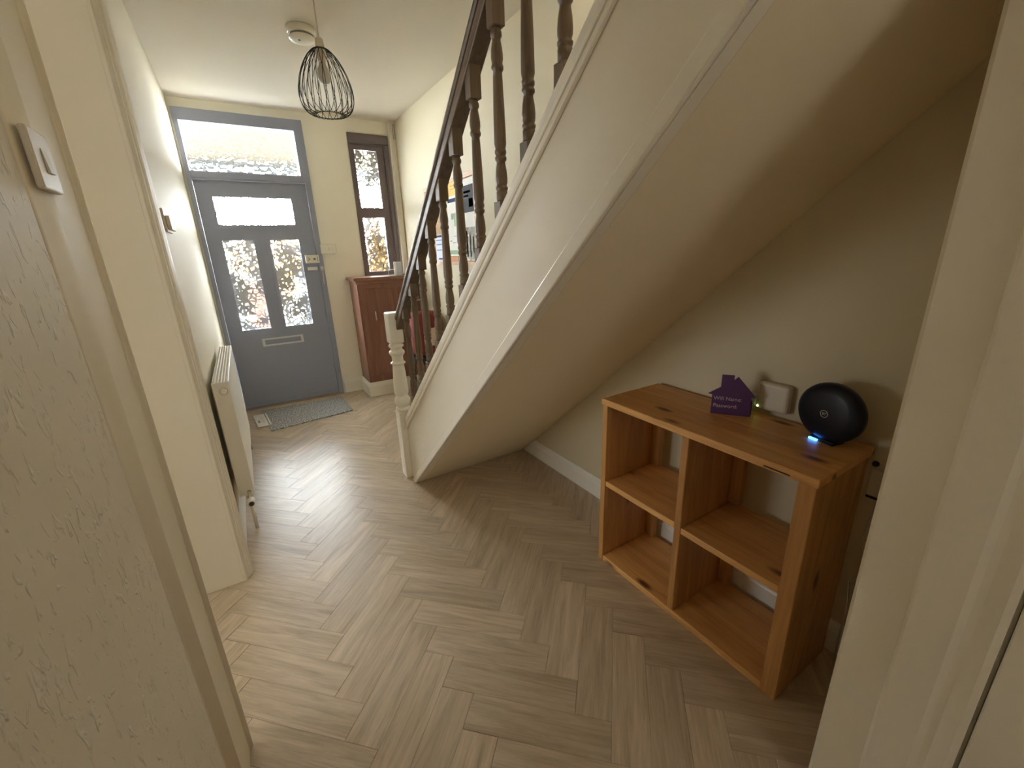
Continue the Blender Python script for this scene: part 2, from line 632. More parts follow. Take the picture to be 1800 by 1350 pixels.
full = plank_mesh([(0, 0), (PL, 0), (PL, PW), (0, PW)])
n_plank = 0
for i in range(-40, 41):
    for j in range(-6, 7):
        for kind in (0, 1):
            t = (PW * i + PL * j, PW * i - PL * j)
            if kind == 0:
                r = (t[0], t[1], 0)
                org = O0 + U * t[0] + V_ * t[1]
                ang = R(45)
            else:
                org = O0 + U * t[0] + V_ * t[1]      # u in [-w,0], v in [0,L]: local x along v, local y along -u
                ang = R(135)
            ax = Vector((math.cos(ang), math.sin(ang)))
            ay = Vector((-ax.y, ax.x))
            cs = [org, org + ax * PL, org + ax * PL + ay * PW, org + ay * PW]
            cl = clip_poly(cs, CLIP)
            if len(cl) < 3:
                continue
            area2 = abs(sum(cl[k].x * cl[(k + 1) % len(cl)].y - cl[(k + 1) % len(cl)].x * cl[k].y for k in range(len(cl)))) / 2
            if area2 < 2e-4:
                continue
            if area2 > PW * PL * .999:
                me = full
            else:
                lp = []
                for p in cl:
                    d = p - org
                    q = (d.dot(ax), d.dot(ay))
                    if not lp or (Vector(q) - Vector(lp[-1])).length > 1e-4:
                        lp.append(q)
                me = plank_mesh(lp)
            o = bpy.data.objects.new('plank', me)
            o.location = (org.x, org.y, 0)
            o.rotation_euler = (0, 0, ang)
            C.objects.link(o)
            o.parent = floor
            n_plank += 1

# ------------------------------------------------------------------ walls and ceiling
# stairwell opening in the ceiling: x .70..1.5, y -1..1.9
tag(obj('ceiling', holed(nb(), (-3.4, .70, 1.5, 2.3), (-3.5, -1.0, 1.75, 4.6), [(.70, 1.5, -1.0, 1.75)], 2, H, H + .12), 'ceil'), 'cream painted plaster ceiling above the hall', 'ceiling', 'structure')
DOORH = 2.20
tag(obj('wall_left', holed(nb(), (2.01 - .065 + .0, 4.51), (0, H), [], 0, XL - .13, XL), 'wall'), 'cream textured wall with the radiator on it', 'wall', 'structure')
tag(obj('wall_left_header', box(nb(), XL - .13, XL, 1.163, 1.944, DOORH, H), 'wall'), 'cream wall above the side room doorway', 'wall', 'structure')
# near wall: flecked paper, then a smooth plastered margin with a rounded arris at the doorway
tag(obj('wall_left_near', box(nb(), XL - .13, XL, -3.5, .9295, 0, H), 'near'), 'cream embossed wall close to the camera with light switch', 'wall', 'structure')
bm = nb()
prof = [(.93, XL - .002), (.93, XL + .0001), (.945, XL + .0006), (.96, XL + .0018), (.975, XL + .0033), (.99, XL + .0048), (1.005, XL + .0057), (1.02, XL + .006), (1.145, XL + .007), (1.153, XL + .009), (1.156, XL + .015), (1.1615, XL + .016), (1.164, XL + .012), (1.164, XL - .13), (.93, XL - .13)]
prism(bm, [(p[1], p[0]) for p in prof], 2, 0, H)
for f in bm.faces:
    f.smooth = abs(f.normal.z) < .5 and f.calc_area() < .02 * H
tag(obj('trim_4', bm, 'smooth'), 'smooth cream plaster margin beside the doorway close to the camera', 'door frame', 'structure')
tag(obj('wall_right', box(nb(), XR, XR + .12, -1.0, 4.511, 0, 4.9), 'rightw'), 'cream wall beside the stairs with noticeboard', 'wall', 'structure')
DX0, DX1, DZ1 = -.222, .692, 2.487
WX0, WX1, WZ0, WZ1 = 1.062, 1.437, 1.13, 2.436
tag(obj('wall_front', holed(nb(), (-3.4, DX0, DX1, WX0, WX1, 2.3), (0, WZ0, WZ1, DZ1, 4.9), [(DX0, DX1, -1, DZ1), (WX0, WX1, WZ0, WZ1)], 1, YF, YF + .16), 'frontw'), 'cream wall around the front door and side window', 'wall', 'structure')
# rooms that open onto the hall (out of the picture, they close the space)
tag(obj('wall_side_room', prism(nb(), [(XL - .13, .6), (-3.4, .6), (-3.4, 4.5), (-3.52, 4.5), (-3.52, .48), (XL - .13, .48)], 2, 0, H), 'smooth'), 'cream walls of the room through the left doorway', 'wall', 'structure')
tag(obj('wall_back', prism(nb(), [(-.37, -3.5), (2.3, -3.5), (2.3, -.02), (2.42, -.02), (2.42, -3.62), (-.37, -3.62)], 2, 0, H), 'smooth'), 'cream walls of the room behind the camera', 'wall', 'structure')
JX, JY0, JY1 = 1.0, .0446, .2560
tag(obj('wall_cross', prism(nb(), [(JX + .03, -.02), (2.42, -.02), (2.42, .10), (XR, .10), (XR, JY1 - .012), (JX + .03, JY1 - .012)], 2, 0, H), 'under'), 'short cream wall beside the shelf unit', 'wall', 'structure')
tag(obj('wall_cross_header', box(nb(), XL, JX + .03, JY0, JY1 - .012, 2.1, H), 'under'), 'cream wall over the opening above the camera', 'wall', 'structure')
tag(obj('wall_stairwell', prism(nb(), [(.70, 1.75), (.58, 1.75), (.58, -1.12), (1.5, -1.12), (1.5, -1.0), (.70, -1.0)], 2, H + .12, 4.9), 'smooth'), 'cream wall of the stairwell above', 'wall', 'structure')
tag(obj('wall_stairwell_front', box(nb(), .58, 1.5, 1.75, 1.87, H + .12, 4.9), 'smooth'), 'cream upper wall at the head of the stairwell', 'wall', 'structure')
tag(obj('ceiling_stairwell', box(nb(), .5, 1.62, -1.2, 1.9, 4.9, 5.0), 'ceil'), 'cream ceiling over the stairwell', 'ceiling', 'structure')


def skirting(name, path, h, t, label, side=1):
    """Skirting board with an ogee top along a polyline; offset to the given side."""
    prof = [(0, 0), (t, 0), (t, h * .70), (t * .86, h * .745), (t * .86, h * .79), (t * .62, h * .86), (t * .5, h * .93), (t * .34, h), (0, h)]
    bm = nb()
    pts = [Vector(p) for p in path]
    rings = []
    for i, p in enumerate(pts):
        ds = []
        if i > 0:
            ds.append((p - pts[i - 1]).normalized())
        if i < len(pts) - 1:
            ds.append((pts[i + 1] - p).normalized())
        ns = [Vector((-d.y, d.x)) * side for d in ds]
        nrm = sum(ns, Vector((0, 0))).normalized()
        k = 1 / max(.3, nrm.dot(ns[0]))
        rings.append([bm.verts.new((p.x + nrm.x * a * k, p.y + nrm.y * a * k, z)) for a, z in prof])
    n = len(prof)
    for a, b in zip(rings, rings[1:]):
        for i in range(n):
            bm.faces.new((a[i], a[(i + 1) % n], b[(i + 1) % n], b[i]))
    bm.faces.new(rings[0])
    bm.faces.new(rings[-1][::-1])
    bmesh.ops.recalc_face_normals(bm, faces=bm.faces[:])
    return tag(obj(name, bm, 'skirt'), label, 'skirting board', 'structure')


skirting('baseboard_right', [(XR, JY1), (XR, 2.305)], .115, .018, 'white skirting board under the stairs behind the shelf unit')
skirting('baseboard_left', [(XL, 2.02), (XL, YF)], .115, .018, 'white skirting board on the wall below the radiator', -1)
skirting('baseboard_front', [(DX1 + .012, YF), (.899, YF), (.899, 4.195), (1.497, 4.195)], .142, .018, 'white skirting board wrapping the base of the brown meter cupboard', -1)

# ------------------------------------------------------------------ door linings and architraves
ld = empty('trim_1', (XL, 1.94, 0), 'cream moulded architrave and lining of the side room doorway', 'door frame', 'structure')
obj('lining', box(nb(), XL - .145, XL + .002, 1.944, 1.972, 0, DOORH, .002), 'white', ld)
obj('lining_head', box(nb(), XL - .145, XL + .002, 1.165, 1.944, DOORH - .028, DOORH, .002), 'white', ld)
bm = nb()
pr = [(1.945, XL), (1.945, XL + .012), (1.949, XL + .0155), (1.956, XL + .017), (1.962, XL + .0205), (1.966, XL + .022), (1.9665, XL + .0265), (1.978, XL + .0275), (1.9785, XL + .033), (1.986, XL + .035), (1.998, XL + .0385), (2.006, XL + .040), (2.012, XL + .037), (2.013, XL)]
prism(bm, pr, 2, 0, DOORH + .065)
for v in bm.verts:
    v.co.x, v.co.y = v.co.y, v.co.x
bmesh.ops.recalc_face_normals(bm, faces=bm.faces[:])
obj('architrave', bm, 'white', ld)
tag(obj('trim_2', box(nb(), XL - .145, XL - .131, 1.0, 1.1635, 0, DOORH, .002), 'white'), 'cream lining edge of the doorway nearest the camera', 'door frame', 'structure')

rj = empty('trim_3', (JX, JY1, 0), 'cream door lining with stop at the right edge', 'door frame', 'structure')
obj('lining', box(nb(), JX, JX + .03, .040, JY1 - .001, 0, 2.1, .007, 1), 'white', rj)
bm = nb()
pj = [(0.0447, JX - 0.0000), (0.0447, JX - 0.0110), (0.0554, JX - 0.0130), (0.0670, JX - 0.0105), (0.0786, JX - 0.0075), (0.0893, JX - 0.0085), (0.1000, JX - 0.0120), (0.1206, JX - 0.0125), (0.1607, JX - 0.0125), (0.1652, JX - 0.0105), (0.1670, JX - 0.0060), (0.1670, JX - 0.0000)]
prism(bm, pj, 2, 0, 2.1)
for v in bm.verts:
    v.co.x, v.co.y = v.co.y, v.co.x
bmesh.ops.recalc_face_normals(bm, faces=bm.faces[:])
obj('door_stop', bm, 'white', rj)
d2 = empty('door_2', (JX, .035, 0), 'cream painted door standing open at the right edge', 'door', 'structure')
obj('leaf', box(nb(), JX - .010, JX + .028, -.72, .0385, .008, 1.99, .003), 'white', d2)

# ------------------------------------------------------------------ front door
fd = empty('door_1', (.235, YF, 0), 'front door in slate blue lightened by painted-in glare, with hammered glass panes and transom light', 'door', 'structure')
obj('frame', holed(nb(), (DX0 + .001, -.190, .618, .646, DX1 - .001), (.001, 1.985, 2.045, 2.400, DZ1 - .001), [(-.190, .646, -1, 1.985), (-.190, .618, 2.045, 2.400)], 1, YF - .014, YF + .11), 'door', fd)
tb = box(nb(), -.189, .645, YF - .018, YF + .02, 1.995, 2.035, .004)
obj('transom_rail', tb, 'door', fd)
PANES = [(-.08, .512, 1.634, 1.863), (-.08, .156, .741, 1.517), (.275, .516, .741, 1.517)]
LX0, LX1, LZ0, LZ1 = -.188, .644, .012, 1.982
LBX = (.058, .405, .578, .650)
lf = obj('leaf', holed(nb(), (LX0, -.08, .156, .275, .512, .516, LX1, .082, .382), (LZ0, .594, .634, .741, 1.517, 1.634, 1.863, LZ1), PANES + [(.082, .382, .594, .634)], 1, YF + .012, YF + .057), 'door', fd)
for k, (x0, x1, z0, z1) in enumerate(PANES):
    b = .022
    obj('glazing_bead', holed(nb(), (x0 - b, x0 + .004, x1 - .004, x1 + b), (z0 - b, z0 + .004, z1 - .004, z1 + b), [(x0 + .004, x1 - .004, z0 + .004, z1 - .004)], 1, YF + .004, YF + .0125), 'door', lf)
    pane(x0 + .0005, x1 - .0005, YF + .03, YF + .034, z0 + .0005, z1 - .0005, 'glass', lf)
pane(-.1895, .6175, YF + .05, YF + .054, 2.0455, 2.3995, 'glass2', fd)
# letter plate
lb = obj('letter_plate', holed(nb(), (LBX[0], .080, .384, LBX[1]), (LBX[2], .592, .636, LBX[3]), [(.080, .384, .592, .636)], 1, YF + .002, YF + .013), 'silver', fd)
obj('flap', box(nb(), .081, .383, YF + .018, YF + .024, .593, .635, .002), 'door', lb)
# lower ledge
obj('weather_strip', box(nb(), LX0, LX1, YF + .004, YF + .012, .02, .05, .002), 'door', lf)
# night latch: white case with knob and pull
nl = obj('latch_case', box(nb(), .540, .658, YF - .022, YF + .012, 1.302, 1.376, .004), 'plastic', fd)
obj('knob', lathe(nb(), [(.010, -.036), (.011, -.03), (.008, -.022)], .615, YF, 14, 1, 1.339), 'grey', nl)
obj('bar', box(nb(), .640, .645, YF - .0235, YF - .022, 1.318, 1.362), 'grey', nl)
mk = nb()
prism(mk, [(.556, 1.352), (.560, 1.355), (.580, 1.341), (.580, 1.337), (.560, 1.324), (.556, 1.327), (.572, 1.339)], 1, YF - .0235, YF - .022)
obj('mark', mk, 'grey', nl)
obj('name_plate', box(nb(), .545, .635, YF + .004, YF + .012, 1.236, 1.268, .003), 'silver', fd)
kh = obj('lock_plate', box(nb(), .655, .682, YF - .020, YF - .0145, 1.232, 1.272, .003), 'silver', fd)
obj('chain', tube(nb(), [(.668, YF - .022, 1.245), (.669, YF - .024, 1.20), (.667, YF - .022, 1.15), (.668, YF - .021, 1.10)], .005, 6), 'silver', kh)
tag(obj('threshold', box(nb(), -.215, .69, YF - .02, YF + .15, 0, .011, .003), 'slab'), 'pale wooden threshold strip under the front door', 'threshold', 'structure')

bb = empty('wall_box', (.752, YF, 1.42), 'white plastic box on the wall beside the front door frame', 'wall box')
obj('case', box(nb(), .682, .822, YF - .040, YF - .0145, 1.382, 1.466, .006), 'plastic', bb)
obj('slot', box(nb(), .752, .757, YF - .0412, YF - .040, 1.41, 1.44), 'offwhite', bb)
obj('slot', box(nb(), .783, .786, YF - .0412, YF - .040, 1.412, 1.438), 'offwhite', bb)

# ------------------------------------------------------------------ side window
w1 = empty('window_1', (1.25, YF, WZ0), 'narrow dark plum window with two hammered panes beside the front door', 'window', 'structure')
obj('window_frame', holed(nb(), (WX0 + .001, 1.084, 1.388, WX1 - .001), (WZ0 + .001, 1.160, 2.345, WZ1 - .001), [(1.084, 1.388, 1.160, 2.345)], 1, YF - .010, YF + .10), 'frame', w1)
obj('head_moulding', box(nb(), WX0 + .002, WX1 - .002, YF - .026, YF - .0105, 2.352, 2.432, .006), 'frame', w1)
obj('jamb_moulding', box(nb(), 1.395, 1.430, YF - .022, YF - .0105, 1.135, 2.351, .006), 'frame', w1)
sash = obj('sash', holed(nb(), (1.0845, 1.112, 1.322, 1.3875), (1.1605, 1.197, 1.706, 1.795, 2.300, 2.3445), [(1.112, 1.322, 1.197, 1.706), (1.112, 1.322, 1.795, 2.300)], 1, YF + .010, YF + .05), 'frame', w1)
for z0, z1 in ((1.197, 1.706), (1.795, 2.300)):
    pane(1.1125, 1.3215, YF + .03, YF + .034, z0 + .0005, z1 - .0005, 'glass', w1)
obj('catch', box(nb(), 1.19, 1.27, YF + .0, YF + .0105, 1.762, 1.774, .003), 'frame', w1)

# white pipe boxing in the corner
pb = empty('pipe_boxing', (1.47, 4.47, 1.155), 'white boxed pipe run in the corner beside the side window', 'pipe boxing')
obj('casing', box(nb(), 1.446, 1.4985, 4.452, 4.4995, 1.1605, H - .02, .004), 'white', pb)
obj('cap', box(nb(), 1.444, 1.4985, 4.449, 4.4995, H - .0195, H - .0005, .002), 'plastic', pb)
obj('clip', tube(nb(), [(1.478, 4.447, 2.40), (1.478, 4.4465, 2.515), (1.484, 4.446, 2.525), (1.492, 4.446, 2.525), (1.496, 4.446, 2.515), (1.496, 4.446, 2.40)], .0025, 6), 'grey', pb)

# ------------------------------------------------------------------ meter cupboard
mc = empty('meter_cupboard', (1.2, 4.35, .145), 'reddish brown wooden meter cupboard below the side window', 'cupboard')
CX0, CX1, CY0 = .899, 1.488, 4.196
obj('side_panel', box(nb(), CX0, CX0 + .018, CY0 + .002, YF - .001, .143, 1.128, .001), 'cup', mc)
obj('front_frame', holed(nb(), (CX0 + .0185, .962, 1.44, CX1), (.143, .20, 1.055, 1.128), [(.962, 1.44, .20, 1.055)], 1, CY0 - .004, CY0 + .02), 'cup', mc)
cdn = obj('door', box(nb(), .9625, 1.4395, CY0, CY0 + .019, .2005, 1.0545, .003), 'cup', mc)
obj('handle', box(nb(), 1.034, 1.043, CY0 - .008, CY0 - .0005, .752, .838, .002), 'plastic', cdn)
obj('top_board', box(nb(), .872, 1.490, CY0 - .028, YF - .001, 1.1285, 1.157, .005), 'cuptop', mc)
obj('top_moulding', box(nb(), .886, CX1, CY0 - .016, CY0 - .0045, 1.098, 1.128, .004), 'cuptop', mc)

# leaflet holder on the cupboard top
lh = empty('leaflet_holder', (1.33, 4.32, 1.157), 'clear leaflet holder with white cards on the cupboard top', 'leaflet holder', rz=R(-16))
obj('back_card', box(nb(), -.025, .050, .012, .03, .001, .128, .003), 'paper', lh, True)
obj('card', box(nb(), .0, .045, -.004, .010, .001, .115, .002), 'paperb', lh, True)
obj('front_tray', holed(nb(), (-.085, -.080, -.02, -.015), (.0, .006, .055, .060), [(-.080, -.02, .006, .055)], 1, -.03, .004), 'plastic', lh, True)
obj('tray_base', box(nb(), -.0849, .05, -.03, .011, 0, .0008), 'plastic', lh, True)

tag(obj('wood_strip', box(nb(), 1.486, 1.4995, 4.400, 4.425, 1.225, 1.325, .003), 'pineframe'), 'small light wood strip on the wall next to the white pipe boxing', 'wood strip')

# ------------------------------------------------------------------ doormat and post
tag(obj('doormat', prism(nb(), [(-.075, 4.395), (-.022, 3.790), (.648, 3.885), (.640, 4.350)], 2, .0005, .011, .002), 'mat'), 'flecked grey doormat in front of the front door', 'doormat')
ml = empty('letter', (-.06, 4.10, .0115), 'white printed letter lying on the left end of the doormat', 'letter')
lp = [(-.138, 4.262), (-.108, 3.925), (-.008, 3.935), (-.035, 4.272)]
obj('envelope', prism(nb(), lp, 2, .0118, .0158), 'paper', ml)


def lerp4(q, u, v):
    a = Vector(q[0]).lerp(Vector(q[3]), u)
    b = Vector(q[1]).lerp(Vector(q[2]), u)
    return a.lerp(b, v)


def inkbar(q, u0, u1, v0, v1, z, mat, name='print'):
    obj(name, prism(nb(), [tuple(lerp4(q, u0, v0)), tuple(lerp4(q, u0, v1)), tuple(lerp4(q, u1, v1)), tuple(lerp4(q, u1, v0))], 2, z, z + .0003), mat, ml)


inkbar(lp, .16, .30, .50, .70, .0159, 'grey')
inkbar(lp, .42, .47, .25, .74, .0159, 'offwhite')
inkbar(lp, .52, .57, .20, .80, .0159, 'offwhite')
inkbar(lp, .62, .66, .25, .7, .0159, 'offwhite')
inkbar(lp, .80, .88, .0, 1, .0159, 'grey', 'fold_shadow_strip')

# ------------------------------------------------------------------ radiator
RX, RXB, RY0, RY1, RZ0, RZ1 = -.147, -.207, 2.393, 3.465, .182, .796
rad = empty('radiator', (-.18, 2.93, RZ0), 'white panel radiator with slotted top grille on the left wall', 'radiator')
bm = nb()
box(bm, RX - .012, RX, RY0 + .004, RY1 - .004, RZ0 + .004, RZ1 - .012, .005, 3)
obj('front_panel', bm, 'radw', rad)
obj('back_panel', box(nb(), RXB - .008, RXB + .004, RY0 + .004, RY1 - .004, RZ0 + .004, RZ1 - .012, .004), 'radw', rad)
for y0, y1 in ((RY0, RY0 + .0038), (RY1 - .0038, RY1)):
    e = obj('end_panel', box(nb(), RXB - .008, RX + .0, y0, y1, RZ0, RZ1 - .001, .001), 'radw', rad)
    if y0 == RY0:
        obj('plug', lathe(nb(), [(.017, -.004), (.019, -.003), (.019, -.0005)], -.172, RY0, 20, 1, RZ1 - .045), 'chrome', e)
        obj('plug_cap', lathe(nb(), [(.011, -.0075), (.0125, -.006), (.0125, -.0042)], -.172, RY0, 18, 1, RZ1 - .045), 'radw', e)
gx0, gx1 = RXB - .006, RX - .001
ncut = 5
xs = []
for k in range(ncut):
    a = gx0 + (gx1 - gx0) * (k + .12) / ncut
    b = gx0 + (gx1 - gx0) * (k + .80) / ncut
    xs.append((a, b))
ys = []
ny = 40
for k in range(ny):
    ys.append((RY0 + .01 + (RY1 - RY0 - .02) * (k + .12) / ny, RY0 + .01 + (RY1 - RY0 - .02) * (k + .86) / ny))
holes = [(a, b, c, d) for a, b in xs for c, d in ys]
obj('grille', holed(nb(), [gx0, gx1] + [t for p in xs for t in p], [RY0 + .0045, RY1 - .0045] + [t for p in ys for t in p], holes, 2, RZ1 - .006, RZ1), 'radw', rad)
obj('lip', box(nb(), RX - .001, RX + .003, RY0 + .0045, RY1 - .0045, RZ1 - .018, RZ1 + .001, .001), 'radw', rad)
for y in (RY0 + .2, RY1 - .2):
    obj('bracket', box(nb(), XL + .0005, RXB - .0085, y, y + .03, RZ0 + .08, RZ1 - .08), 'radw', rad)
v = obj('valve_body', lathe(nb(), [(.011, -.028), (.013, -.02), (.013, .004), (.010, .008)], -.170, RY0 - .03, 16, 2, RZ0 - .010 + .018), 'chrome', rad)
obj('valve_tail', tube(nb(), [(-.170, RY0 - .0005, RZ0 + .02), (-.170, RY0 - .035, RZ0 + .008)], .010, 12), 'chrome', rad)
vh = obj('valve_head', lathe(nb(), [(.012, .0), (.017, -.006), (.017, -.045), (.014, -.052)], -.166, RY0 - .042, 18, 1, RZ0 - .006), 'plastic', rad)
obj('valve_cap', lathe(nb(), [(.0105, -.058), (.012, -.0525)], -.166, RY0 - .042, 18, 1, RZ0 - .006), 'black', vh)
obj('pipe', tube(nb(), [(-.170, RY0 - .03, RZ0 - .02), (-.170, RY0 - .03, .001)], .0085, 10), 'radw', rad)
obj('tail_valve', tube(nb(), [(-.172, RY1 + .001, RZ0 + .01), (-.172, RY1 + .03, RZ0 + .01), (-.172, RY1 + .03, .001)], .009, 10), 'black', rad)

# switches
M['switchw'] = plain('aged_white_plastic', (.66, .60, .50), .5)
sw = empty('light_switch', (XL + .012, .995, 1.505), 'white light switch on the near left wall', 'light switch')
obj('plate', box(nb(), XL + .0062, XL + .016, .952, 1.038, 1.462, 1.548, .003), 'switchw', sw)
rk = obj('rocker', prism(nb(), [(1.488, XL + .0165), (1.522, XL + .0165), (1.522, XL + .017), (1.488, XL + .0205)], 1, .985, 1.006), 'switchw', sw)
for v_ in rk.data.vertices:
    pass
# the rocker polygon above is (z, x): turn it into place
for v_ in rk.data.vertices:
    wx, wz = v_.co.x + sw.location.x, v_.co.z + sw.location.z
    v_.co.x, v_.co.z = wz - sw.location.x, wx - sw.location.z
sw2 = empty('control_box', (XL, 2.5, 1.52), 'small white control box on the left wall just past the architrave', 'control box')
obj('plate', box(nb(), XL + .0005, XL + .010, 2.415, 2.590, 1.478, 1.572, .002), 'offwhite', sw2)
obj('case', box(nb(), XL + .0105, XL + .026, 2.43, 2.575, 1.486, 1.545, .003), 'offwhite', sw2)

# ------------------------------------------------------------------ ceiling: smoke alarm and pendant
sa = empty('smoke_alarm', (.530, 2.975, H), 'round white smoke alarm on the ceiling', 'smoke alarm')
obj('base', lathe(nb(), [(.074, -.001), (.077, -.006), (.075, -.026), (.068, -.034)], .530, 2.975, 36, 2, H), 'plastic', sa)
obj('vent_ring', lathe(nb(), [(.060, -.0345), (.060, -.044)], .530, 2.975, 36, 2, H), 'grey', sa)
obj('cover', lathe(nb(), [(.066, -.0445), (.067, -.050), (.060, -.059), (.035, -.064), (.0, -.065)], .530, 2.975, 36, 2, H), 'plastic', sa)
obj('test_button', lathe(nb(), [(.007, -.0655), (.006, -.068)], .512, 2.955, 12, 2, H), 'grey', sa)

PX, PY = .489, 2.35
pen = empty('pendant_lamp', (PX, PY, H), 'egg shaped dark wire pendant lamp hanging on a cord', 'pendant lamp')
obj('ceiling_rose', lathe(nb(), [(.045, -.0005), (.045, -.012), (.02, -.03), (.006, -.034)], PX, PY, 24, 2, H), 'plastic', pen)
obj('cord', tube(nb(), [(PX, PY, H - .034), (PX, PY, 2.275)], .003, 8), 'offwhite', pen)
obj('lamp_holder', lathe(nb(), [(.006, .278), (.014, .276), (.017, .268), (.020, .232), (.022, .226), (.018, .20), (.018, .185)], PX, PY, 20, 2, 2.0), 'offwhite', pen)
obj('bulb', lathe(nb(), [(.013, .1845), (.016, .175), (.025, .155), (.0295, .138), (.028, .120), (.018, .105), (.0, .100)], PX, PY, 20, 2, 2.0), 'bulb', pen)
EGG = [(.022, 2.238), (.040, 2.228), (.062, 2.205), (.083, 2.172), (.100, 2.135), (.112, 2.095), (.117, 2.06), (.115, 2.03), (.105, 2.003), (.088, 1.985), (.070, 1.978), (.056, 1.978)]


def egg(t):
    f = t * (len(EGG) - 1)
    i = min(int(f), len(EGG) - 2)
    a = f - i
    p = [EGG[max(0, min(len(EGG) - 1, k))] for k in (i - 1, i, i + 1, i + 2)]
    q = []
    for c in (0, 1):
        p0, p1, p2, p3 = (x[c] for x in p)
        q.append(.5 * (2 * p1 + (p2 - p0) * a + (2 * p0 - 5 * p1 + 4 * p2 - p3) * a * a + (3 * p1 - p0 - 3 * p2 + p3) * a ** 3))
    return q


NW = 22
wires = []
for s in (-1, 1):
    pts = []
    for k in range(25):
        t = k / 24
        r, z = egg(t)
        a = s * .34 * math.sin(math.pi * t) + s * .06
        pts.append((r * math.cos(a), r * math.sin(a), z - H))
    bm = nb()
    tube(bm, pts, .0013, 5)
    wires.append(mesh_of('wire', bm, 'wire'))
for s in (0, 1):
    for k in range(NW):
        o = bpy.data.objects.new('wire', wires[s])
        o.rotation_euler = (0, 0, 2 * math.pi * (k + s * .5) / NW)
        C.objects.link(o)
        o.parent = pen


def ring(r, z, t):
    return tube(nb(), [(PX + r * math.cos(a), PY + r * math.sin(a), z) for a in [2 * math.pi * k / 40 for k in range(41)]], t, 6, False)


obj('bottom_ring', ring(.056, 1.978, .0017), 'wire', pen)
obj('top_cap', lathe(nb(), [(.0205, .2375), (.024, .2370), (.0235, .2335), (.0225, .233)], PX, PY, 24, 2, 2.0), 'wire', pen)

# ------------------------------------------------------------------ staircase
st = empty('staircase', (1.0, 2.40, 0), 'enclosed staircase with white string, turned oak balusters and white newel', 'staircase')
SX0, SX1 = .695, .727
YT = -1.0
poly = [(2.3985, .002), (2.30, .002), (YT, low(YT)), (YT, cap_lo(YT)), (2.3985, cap_lo(2.3985))]
poly[1] = (2.31, .002)
string = obj('string', prism(nb(), poly, 0, SX0, SX1), 'string', st)
obj('edge_bead', prism(nb(), [(2.37, .001), (2.311, .001), (YT, low(YT)), (YT, low(YT) + .053)], 0, SX0 - .014, SX0 - .0002, .004), 'white', string)
# moulded capping: stacked profiles following the pitch
for x0, x1, a, b, be in ((SX0 - .010, SX1 + .010, .012, .060, .010), (SX0 - .006, SX1 + .006, -.006, .0118, .003), (SX0 - .013, SX0 - .0005, -.018, -.0065, .003)):
    obj('capping', prism(nb(), [(2.3985, cap_lo(2.3985) + a), (YT, cap_lo(YT) + a), (YT, cap_lo(YT) + b), (2.3985, cap_lo(2.3985) + b)], 0, x0, x1, be), 'string', string)
obj('soffit', prism(nb(), [(2.31, .0015), (YT, low(YT)), (YT, low(YT) + .03), (2.345, .0015)], 0, SX1 + .0005, XR - .0005), 'under', st)
G, RS = .22, .197
for i in range(13):
    y = 2.40 - i * G
    obj('riser', box(nb(), SX1 + .0005, XR - .0005, y - .018, y, RS * i + .0005, RS * (i + 1) - .026), 'string', st)
    obj('tread', box(nb(), SX1 + .0005, XR - .0005, y - G - .017, y + .018, RS * (i + 1) - .025, RS * (i + 1), .006), 'grey', st)

# handrail
RX0, RX1 = .700, .752
RXc = (RX0 + RX1) / 2
def rail_prism(x0, x1, a, b, be):
    return prism(nb(), [(2.412, rail_top(2.412) + a), (YT, rail_top(YT) + a), (YT, rail_top(YT) + b), (2.412, rail_top(2.412) + b)], 0, x0, x1, be)
hr = obj('handrail', rail_prism(RX0 - .004, RX1 + .004, -.040, 0, .011), 'rail', st)
obj('rail_bead', rail_prism(RX0 + .001, RX1 - .001, -.050, -.0395, .003), 'rail', hr)
obj('rail_base', rail_prism(RX0 - .001, RX1 + .001, -.090, -.0495, .004), 'rail', hr)

# turned baluster (shared mesh, foot at z=0 on the capping)
BL = .545
bm = nb()
box(bm, -.019, .019, -.019, .019, -.035, .055, .0015, 1)
zz = [(.015, .055), (.0175, .060), (.0175, .082), (.0155, .084), (.0185, .090), (.0185, .095), (.0150, .099), (.0178, .108), (.0182, .122), (.0165, .142), (.0135, .158), (.0130, .164), (.0175, .170), (.0175, .177), (.0140, .181), (.0175, .187), (.0175, .194), (.0150, .199), (.0182, .212), (.0180, .230), (.0165, .30), (.0140, .375), (.0130, .392), (.0172, .398), (.0178, .405), (.0150, .412), (.0172, .424), (.0172, .436), (.0150, .452), (.0122, .466), (.0122, .471), (.0160, .477), (.0160, .486), (.0130, .492), (.0130, .497)]
lathe(bm, zz, 0, 0, 16)
box(bm, -.019, .019, -.019, .019, .497, .63, .0015, 1)
bal = mesh_of('baluster', bm, 'oak')
BX = .722
b0, bs = .905, .1515
for i in range(-5, 10):
    y = b0 + bs * i
    o = bpy.data.objects.new('baluster', bal)
    o.location = Vector((BX, y, cap_up(y) - .004)) - st.location
    C.objects.link(o)
    o.parent = st

